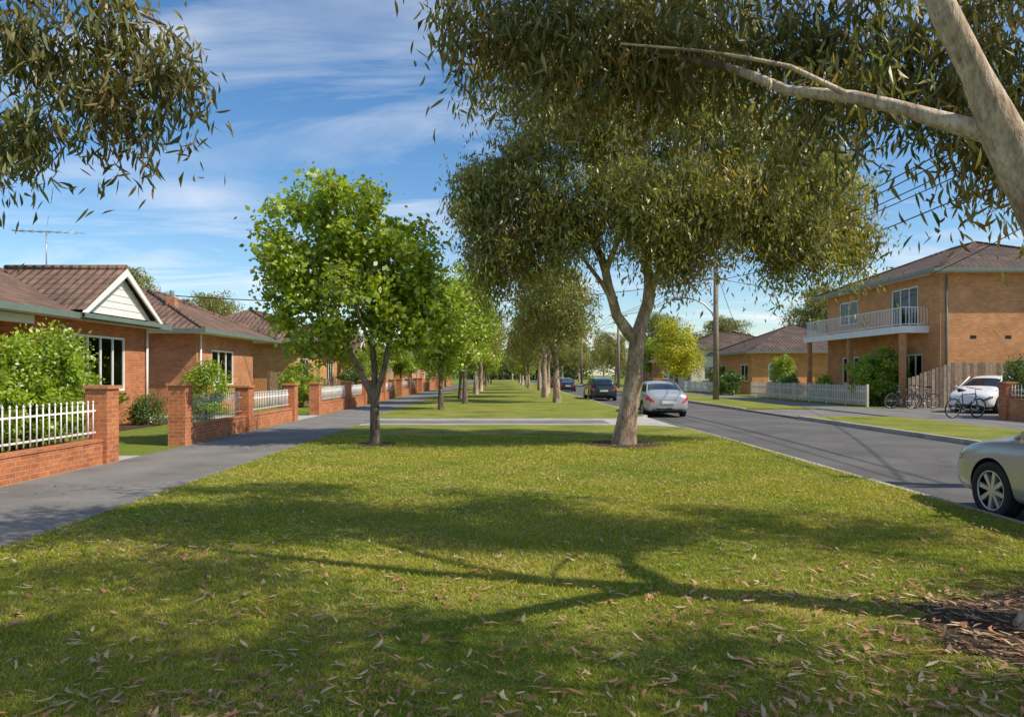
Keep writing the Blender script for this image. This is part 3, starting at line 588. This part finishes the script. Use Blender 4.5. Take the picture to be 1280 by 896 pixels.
def paling(name,pts,h0,h1,mat='timber',sp=.12,point=False):
    b=B(); (xa,ya),(xb,yb)=pts; l=math.hypot(xb-xa,yb-ya); n=int(l/sp); dx,dy=(xb-xa)/l,(yb-ya)/l; R_=random.Random(9)
    for k in range(n):
        t=(k+.5)/n; cx,cy=xa+(xb-xa)*t,ya+(yb-ya)*t; hh=h0+(h1-h0)*t+R_.uniform(-.02,.02); w=sp*.42 if not point else sp*.25; d=.01
        mt='timber2' if mat=='timber' and R_.random()<.4 else mat
        if abs(dx)>abs(dy): b.box(cx-w,cx+w,cy-d,cy+d,-.02,hh,mt)
        else: b.box(cx-d,cx+d,cy-w,cy+w,.05 if point else -.02,hh,mt)
        if point:
            b.poly([(cx-d,cy-w,hh),(cx-d,cy+w,hh),(cx-d,cy,hh+.07)],mat)
    if point:
        for k in range(int(l/2.4)+1):
            t=min(1,k*2.4/l); cx,cy=xa+(xb-xa)*t,ya+(yb-ya)*t; b.box(cx+.02,cx+.12,cy-.05,cy+.05,-.02,h0+.08,mat)
    for z in (.3,.8):
        if abs(dx)>abs(dy): b.box(min(xa,xb),max(xa,xb),max(ya,yb)+.014,max(ya,yb)+.06,z-.04,z+.04,mat)
        else: b.box(xa+.012,xa+.05,min(ya,yb),max(ya,yb),z-.04,z+.04,mat)
    return b.build(name)
paling('picket_fence',((19.3,38.2),(19.3,56)),1.1,1.1,'cream',.22,point=True)
paling('picket_fence',((19.2,60),(19.2,76)),1.0,1.0,'white',.24,point=True)
paling('timber_fence',((20.6,36.6),(22.8,36.6)),1.5,2.3,sp=.19); paling('timber_fence',((22.8,36.6),(28,36.6)),2.3,2.3,sp=.19); paling('timber_fence',((-12.9,39.4),(-8.1,39.4)),1.9,1.3,sp=.19)
paling('timber_fence',((-20,28.9),(-15.2,28.9)),1.8,1.8,'timber')
brickfence('brick_and_railing_fence',19.3,[(12,27.4,.75,1.25,'white',[(27.5,1.35),(20,1.35)])],'brickb')
# ------------------------------------------------------------------ cars
def car(name,loc,paint,rot=0,kind='sedan',s=1):
    P=M[paint]; e=empty(name,loc)
    if kind=='sedan':
        S=[(-2.30,.34,.62,.64,.50,.42,.68),(-2.25,.24,.80,.88,.64,.55,.95),(-2.02,.2,.88,.95,.72,.64,1.03),(-1.62,.2,.9,.96,.74,.66,1.06),(-.98,.2,.91,.96,.76,.56,1.40),(-.22,.2,.91,.95,.77,.58,1.455),
           (-.14,.2,.91,.95,.77,.58,1.457),(.38,.2,.91,.94,.77,.57,1.43),(1.18,.2,.90,.92,.76,.66,1.0),(1.62,.2,.89,.88,.73,.6,.94),(2.0,.21,.86,.81,.68,.52,.87),(2.22,.24,.78,.70,.58,.44,.76),(2.31,.30,.62,.56,.46,.36,.60)]
    else:
        S=[(-2.05,.34,.66,.75,.55,.45,.85),(-2.0,.24,.82,.95,.70,.58,1.15),(-1.85,.2,.87,.98,.74,.56,1.36),(-1.5,.2,.88,.98,.75,.57,1.44),(-.9,.2,.89,.96,.76,.58,1.49),(-.2,.2,.89,.95,.77,.58,1.5),
           (-.12,.2,.89,.95,.77,.58,1.5),(.4,.2,.89,.94,.77,.56,1.46),(1.1,.2,.88,.93,.75,.66,1.02),(1.45,.2,.86,.88,.72,.6,.95),(1.8,.22,.82,.78,.66,.5,.86),(2.0,.26,.72,.66,.56,.42,.74),(2.05,.34,.56,.54,.44,.34,.58)]
    V=[];F=[];mi=[]
    for (y,zb,w,zl,wg,wr,zt) in S:
        h=[(0,zb),(w*.88,zb),(w*.985,zb+.12),(w,zb+(zl-zb)*.45),(w*.992,zb+(zl-zb)*.72),(w*.95,zl-.01),(wg,zl+(.02 if zt>zl+.05 else .01)),(wr+.02,zt-.06 if zt-zl>.2 else zt-.015),(wr*.8,zt-.005),(0,zt+.015)]
        for x,z in h: V.append((x,y,z))
        for x,z in h[1:-1]: V.append((-x,y,z))
    st=18; ns=len(S)
    def idx(i,j,side): 
        if side>0 or j in (0,9): return i*st+j
        return i*st+9+j
    gy=lambda i:(S[i][0]+S[i+1][0])/2
    for i in range(ns-1):
        for side in (1,-1):
            for j in range(9):
                q=[idx(i,j,side),idx(i,j+1,side),idx(i+1,j+1,side),idx(i+1,j,side)]
                if side<0: q=q[::-1]
                F.append(q); g=0
                a,b_=S[i],S[i+1]; ta,tb=a[6]-a[3],b_[6]-b_[3]
                isws=(abs(ta-tb)>.2)
                if j==6 and max(ta,tb)>.3 and not(-.23<gy(i)<-.13): g=1
                if j in(7,8) and isws: g=1
                if j==4 and i in (0,1): g=3
                if j==4 and i in (ns-3,ns-2): g=4
                if j==0: g=2
                mi.append(g)
    for side in (1,-1):
        for i in (0,ns-1):
            ring=[idx(i,j,side) for j in range(10)]
            if (side>0)==(i!=0): ring=ring[::-1]
            for j in range(1,9):
                F.append([ring[0],ring[j],ring[j+1]]); mi.append(0)
    mats=(P,M['cglass'],M['dark'],M['tail'],M['lamp'])
    me=bpy.data.meshes.new(name+'_body'); me.from_pydata(V,[],F); 
    for m_ in mats: me.materials.append(m_)
    me.polygons.foreach_set('material_index',mi); me.update()
    bm=bmesh.new(); bm.from_mesh(me); bmesh.ops.remove_doubles(bm,verts=bm.verts,dist=1e-5); bmesh.ops.recalc_face_normals(bm,faces=bm.faces); bm.to_mesh(me); bm.free()
    o=addob('body',me,None)
    sb=o.modifiers.new('s','SUBSURF'); sb.levels=3 if loc[1]<10 else 2; sb.render_levels=sb.levels
    wy=(-1.42,1.42) if kind=='sedan' else (-1.3,1.3)
    cb=B()
    for y in wy:
        for sd in (1,-1): cb.tube([(sd*.62,y,.33),(sd*1.1,y,.33)],.375,'dark',40)
    cm=cb.build('cut'); cm.data.materials.clear(); 
    for m_ in mats: cm.data.materials.append(m_)
    cm.data.polygons.foreach_set('material_index',[2]*len(cm.data.polygons))
    bo=o.modifiers.new('b','BOOLEAN'); bo.object=cm; bo.operation='DIFFERENCE'; bo.solver='EXACT'
    dg=bpy.context.evaluated_depsgraph_get(); nm=bpy.data.meshes.new_from_object(o.evaluated_get(dg)); o.modifiers.clear(); o.data=nm
    nm.polygons.foreach_set('use_smooth',[True]*len(nm.polygons))
    bpy.data.objects.remove(cm); o.parent=e
    if hasattr(nm,'set_sharp_from_angle'): nm.set_sharp_from_angle(angle=math.radians(40))
    b=B()
    for y in wy:
        for sd in (1,-1):
            x=sd*.79
            n=40; base=len(b.v); rr_=[(-.1,.22),(-.1,.31),(-.07,.33),(.07,.33),(.093,.318),(.098,.29),(.095,.235),(.06,.225)]
            for k in range(n):
                a=2*math.pi*k/n
                for (dx,r_) in rr_: b.v.append((x+sd*dx,y+r_*math.cos(a),.33+r_*math.sin(a)))
            m_=len(rr_)
            for k in range(n):
                for j in range(m_-1):
                    q=[base+k*m_+j,base+((k+1)%n)*m_+j,base+((k+1)%n)*m_+j+1,base+k*m_+j+1]; b.face(q if sd>0 else q[::-1],b.m('rubber'),True)
            b.tube([(x-sd*.02,y,.33),(x-sd*.01,y,.33)],.225,'dark',24)
            b.ring((x+sd*.08,y,.33),(1,0,0),.222,.012,'alloy',40,6)
            b.tube([(x+sd*.02,y,.33),(x+sd*.08,y,.33)],[.06,.05],'alloy',16)
            for k in range(8):
                a=2*math.pi*k/8+.2; c,s_=math.cos(a),math.sin(a); pc,ps=-s_,c
                vb=len(b.v)
                for (r_,w_) in [(.03,.02),(.215,.027)]:
                    for sg in (-1,1):
                        for dx in (.03,.075): b.v.append((x+sd*dx,y+c*r_+pc*w_*sg,.33+s_*r_+ps*w_*sg))
                for fc in ((1,3,7,5),(0,1,5,4),(2,3,7,6)): b.face([vb+i for i in fc],b.m('alloy'))
    b.build('wheels',e)
    b=B(); ry=S[0][0]; fy=S[-1][0]
    if kind=='sedan':
        for sd in (1,-1):
            b.tube([(sd*.80,.72,.99),(sd*.95,.68,1.02),(sd*1.04,.67,1.02)],[.02,.07,.05],P,8)
            b.tube([(sd*.76,1.18,.95),(sd*.59,.40,1.42)],.024,P,6); b.tube([(sd*.74,-1.66,.98),(sd*.58,-1.0,1.39)],.03,P,6)
            for yy in (.0,-.9): b.tube([(sd*.912,yy,.80),(sd*.912,yy-.16,.80)],.012,P,6)
        b.box(-.26,.26,ry-.035,ry-.0,.56,.67,'plate'); b.box(-.62,.62,ry-.02,ry+.2,.27,.33,'rubber'); b.box(-.5,.5,fy-.1,fy-.005,.34,.42,'rubber'); b.box(-.3,.3,fy-.1,fy-.003,.50,.56,'rubber')
        b.box(-.38,.38,ry-.012,ry+.05,.72,.735,'alloy')
    else:
        for sd in (1,-1):
            b.tube([(sd*.80,.75,1.0),(sd*1.0,.72,1.02)],[.02,.07],P,8)
            b.tube([(sd*.75,1.1,.97),(sd*.58,.42,1.45)],.028,P,6)
        b.box(-.26,.26,ry-.035,ry,.6,.7,'plate'); b.box(-.5,.5,ry-.005,ry+.1,1.05,1.06,'rubber')
    b.box(-.7,.7,-1.9,1.9,.17,.24,'dark'); b.build('trim_and_mirrors',e,.004)
    e.rotation_euler=(0,0,rot); e.scale=(s,s,s)
RZ=-.125
car('parked_car',(7.12,7.52,RZ),'silver',0,'sedan',1.1); car('parked_car',(7.0,32.8,RZ),'silver',0,'sedan',1.05); car('parked_car',(6.95,51.5,RZ),'black',0,'hatch',1.08)
car('parked_car',(6.9,78,RZ),'black'); car('parked_car',(6.9,92,RZ),'redp',0,'hatch'); car('parked_car',(22.2,32.8,0),'whitep',math.radians(125),'hatch',1.1); car('parked_car',(6.9,120,RZ),'silver')
# ------------------------------------------------------------------ bicycles, poles
def bike(loc,rot,col,s=1.0,lean=.12):
    e=empty('bicycle',loc); b=B(); r=.34
    for x in (-.52,.52):
        b.ring((x,0,r),(0,1,0),r-.02,.022,'rubber'); b.ring((x,0,r),(0,1,0),r-.047,.01,'alloy',28,4)
        for k in range(14):
            a=math.pi*2*k/14; b.tube([(x,0,r),(x+math.cos(a)*(r-.05),0,r+math.sin(a)*(r-.05))],.0025,'alloy',3,False)
        b.tube([(x,-.04,r),(x,.04,r)],.025,'alloy')
    b.build('wheels',e); b=B()
    bb=(-.08,0,.30); st=(-.2,0,.80); hd=(.36,0,.83); hb=(.40,0,.70)
    for p,q,rd in ((bb,st,.019),(st,hd,.019),(bb,hb,.022),(hd,hb,.022),(bb,(-.52,.03,r),.01),(bb,(-.52,-.03,r),.01),(st,(-.52,.03,r),.009),(st,(-.52,-.03,r),.009),(hb,(.52,.04,r),.013),(hb,(.52,-.04,r),.013)): b.tube([p,q],rd,col,7)
    b.tube([st,(-.22,0,.93)],.013,'alloy'); b.build('frame',e); b=B()
    b.tube([(-.36,0,.95),(-.26,0,.96),(-.08,0,.94)],[.07,.05,.018],'rubber'); b.tube([hd,(.34,0,.98)],.014,'alloy'); b.tube([(.26,-.3,1.02),(.36,-.15,1.0),(.36,.15,1.0),(.26,.3,1.02)],.013,'rubber')
    b.ring((-.08,.05,.30),(0,1,0),.09,.008,'alloy',18,4); b.tube([(-.08,.06,.30),(.05,.06,.19)],.01,'alloy'); b.tube([(-.08,-.06,.30),(-.21,-.06,.41)],.01,'alloy'); b.box(.0,.1,.06,.14,.175,.195,'rubber'); b.box(-.26,-.16,-.14,-.06,.4,.42,'rubber'); b.build('saddle_handlebar_and_cranks',e)
    e.rotation_euler=(lean,0,rot); e.scale=(s,)*3
bike((20.0,36.0,0),.05,'black',1.15); bike((20.8,35.7,0),3.3,'black',1.15,-.1); bike((18.1,28.2,0),.25,'black',1.15)
def pole(x,y,lamp=False):
    e=empty('power_pole',(x,y,0)); b=B(); b.tube([(0,0,-.1),(0,0,9.5)],[.21,.15],'pole',12); b.box(-1.1,1.1,-.23,-.11,8.95,9.09,'pole'); b.box(-.7,.7,-.23,-.11,8.1,8.22,'pole')
    b.tube([(-.6,-.17,8.95),(0,-.17,8.45)],.025,'metal'); b.tube([(.6,-.17,8.95),(0,-.17,8.45)],.025,'metal')
    for t in (-1,-.45,.45,1): b.tube([(t,-.17,9.09),(t,-.17,9.22)],.045,'white',6)
    b.build('pole_and_crossarms',e)
    if lamp:
        b=B(); b.tube([(0,-.1,5.2),(-.3,-.1,5.9),(-.8,-.1,6.45),(-1.5,-.1,6.8),(-2.3,-.1,6.9)],.055,'metal'); b.tube([(-2.2,-.1,6.88),(-2.6,-.1,6.86),(-3.0,-.1,6.8)],[.07,.17,.07],'metal',10); b.build('street_light_arm',e)
poles=[(14.5,9,0),(14.5,48.9,1),(14.5,90,1),(14.5,132,0)]
for x,y_,l in poles: pole(x,y_,l)
def wire(b,p,q,sag,r=.02):
    p=Vector(p);q=Vector(q); b.tube([p.lerp(q,t/14)+Vector((0,0,-4*sag*(t/14)*(1-t/14))) for t in range(15)],r,'dark',4,False)
b=B()
for i in range(3):
    for t in (-1,-.45,.45,1): wire(b,(14.5+t,poles[i][1]-.17,9.22),(14.5+t,poles[i+1][1]-.17,9.22),.8)
wire(b,(14.5,9,8.1),(14.5,48.9,8.1),.9,.022)
wire(b,(14.3,48.9,8.2),(-15,33,5.3),.9,.028); wire(b,(14.7,48.9,8.2),(22,44,6.8),.3); wire(b,(14.7,48.9,8.2),(22,65,4.2),.4); wire(b,(14.7,9,9),(22.3,37.5,6.9),.5)
wire(b,(14.5,90,8.2),(-14,62,5),.9,.028)
b.build('power_lines')
# ------------------------------------------------------------------ light, sky, camera
sun_dir=Vector((.93,-.37,0)).normalized()*math.cos(math.radians(47)); sun_dir.z=math.sin(math.radians(47))
ld=bpy.data.lights.new('sun','SUN'); ld.energy=5.0; ld.angle=math.radians(.53); ld.color=(1,.90,.74); lo_=bpy.data.objects.new('sun',ld); C.objects.link(lo_)
lo_.rotation_euler=sun_dir.to_track_quat('Z','Y').to_euler()
w=bpy.data.worlds.new('World'); bpy.context.scene.world=w; w.use_nodes=True; nt=w.node_tree; bg=nt.nodes['Background']
sky=nt.nodes.new('ShaderNodeTexSky'); sky.sky_type='NISHITA'; sky.sun_disc=False; sky.sun_elevation=math.radians(47); sky.sun_rotation=math.atan2(.93,-.37); sky.air_density=1.0; sky.dust_density=.4; sky.ozone_density=2.0
hs=N(nt,'ShaderNodeHueSaturation'); L(nt,sky.outputs[0],hs.inputs['Color']); hs.inputs['Saturation'].default_value=1.25; hs.inputs['Value'].default_value=1.15
tc=N(nt,'ShaderNodeTexCoord').outputs['Generated']; sp=N(nt,'ShaderNodeSeparateXYZ'); L(nt,tc,sp.inputs[0])
za=N(nt,'ShaderNodeMath',operation='ADD'); L(nt,sp.outputs[2],za.inputs[0]); za.inputs[1].default_value=.12
zm=N(nt,'ShaderNodeMath',operation='MAXIMUM'); L(nt,za.outputs[0],zm.inputs[0]); zm.inputs[1].default_value=.05
dx=N(nt,'ShaderNodeMath',operation='DIVIDE'); L(nt,sp.outputs[0],dx.inputs[0]); L(nt,zm.outputs[0],dx.inputs[1])
dy=N(nt,'ShaderNodeMath',operation='DIVIDE'); L(nt,sp.outputs[1],dy.inputs[0]); L(nt,zm.outputs[0],dy.inputs[1])
cb=N(nt,'ShaderNodeCombineXYZ'); L(nt,dx.outputs[0],cb.inputs[0]); L(nt,dy.outputs[0],cb.inputs[1])
mp=N(nt,'ShaderNodeMapping'); L(nt,cb.outputs[0],mp.inputs[0]); mp.inputs['Rotation'].default_value=(0,0,.9); mp.inputs['Scale'].default_value=(.5,1.45,1)
n1=N(nt,'ShaderNodeTexNoise'); L(nt,mp.outputs[0],n1.inputs['Vector']); n1.inputs['Scale'].default_value=1.3; n1.inputs['Detail'].default_value=10; n1.inputs['Roughness'].default_value=.6; n1.inputs['Distortion'].default_value=.8
n2=N(nt,'ShaderNodeTexNoise'); L(nt,cb.outputs[0],n2.inputs['Vector']); n2.inputs['Scale'].default_value=.7; n2.inputs['Detail'].default_value=3
f=ramp(nt,n1.outputs['Fac'],[(.45,(0,0,0)),(.72,(1,1,1))]); g=ramp(nt,n2.outputs['Fac'],[(.38,(.1,.1,.1)),(.58,(.95,.95,.95))]); fm=mix(nt,1,f,g,'MULTIPLY')
c=mix(nt,fm,hs.outputs[0],(7.6,7.7,7.9)); L(nt,c,bg.inputs[0]); bg.inputs[1].default_value=.135
cd=bpy.data.cameras.new('camera'); cam=bpy.data.objects.new('camera',cd); C.objects.link(cam); cam.location=(0,0,1.7); cam.rotation_euler=(math.radians(90),0,0)
cd.sensor_width=36; cd.lens=36*900/1280; cd.shift_x=12/1280; cd.shift_y=20/1280; cd.clip_end=3000; cd.clip_start=.05
bpy.context.scene.camera=cam
vs=bpy.context.scene.view_settings; vs.view_transform='Standard'; vs.look='None'; vs.exposure=0
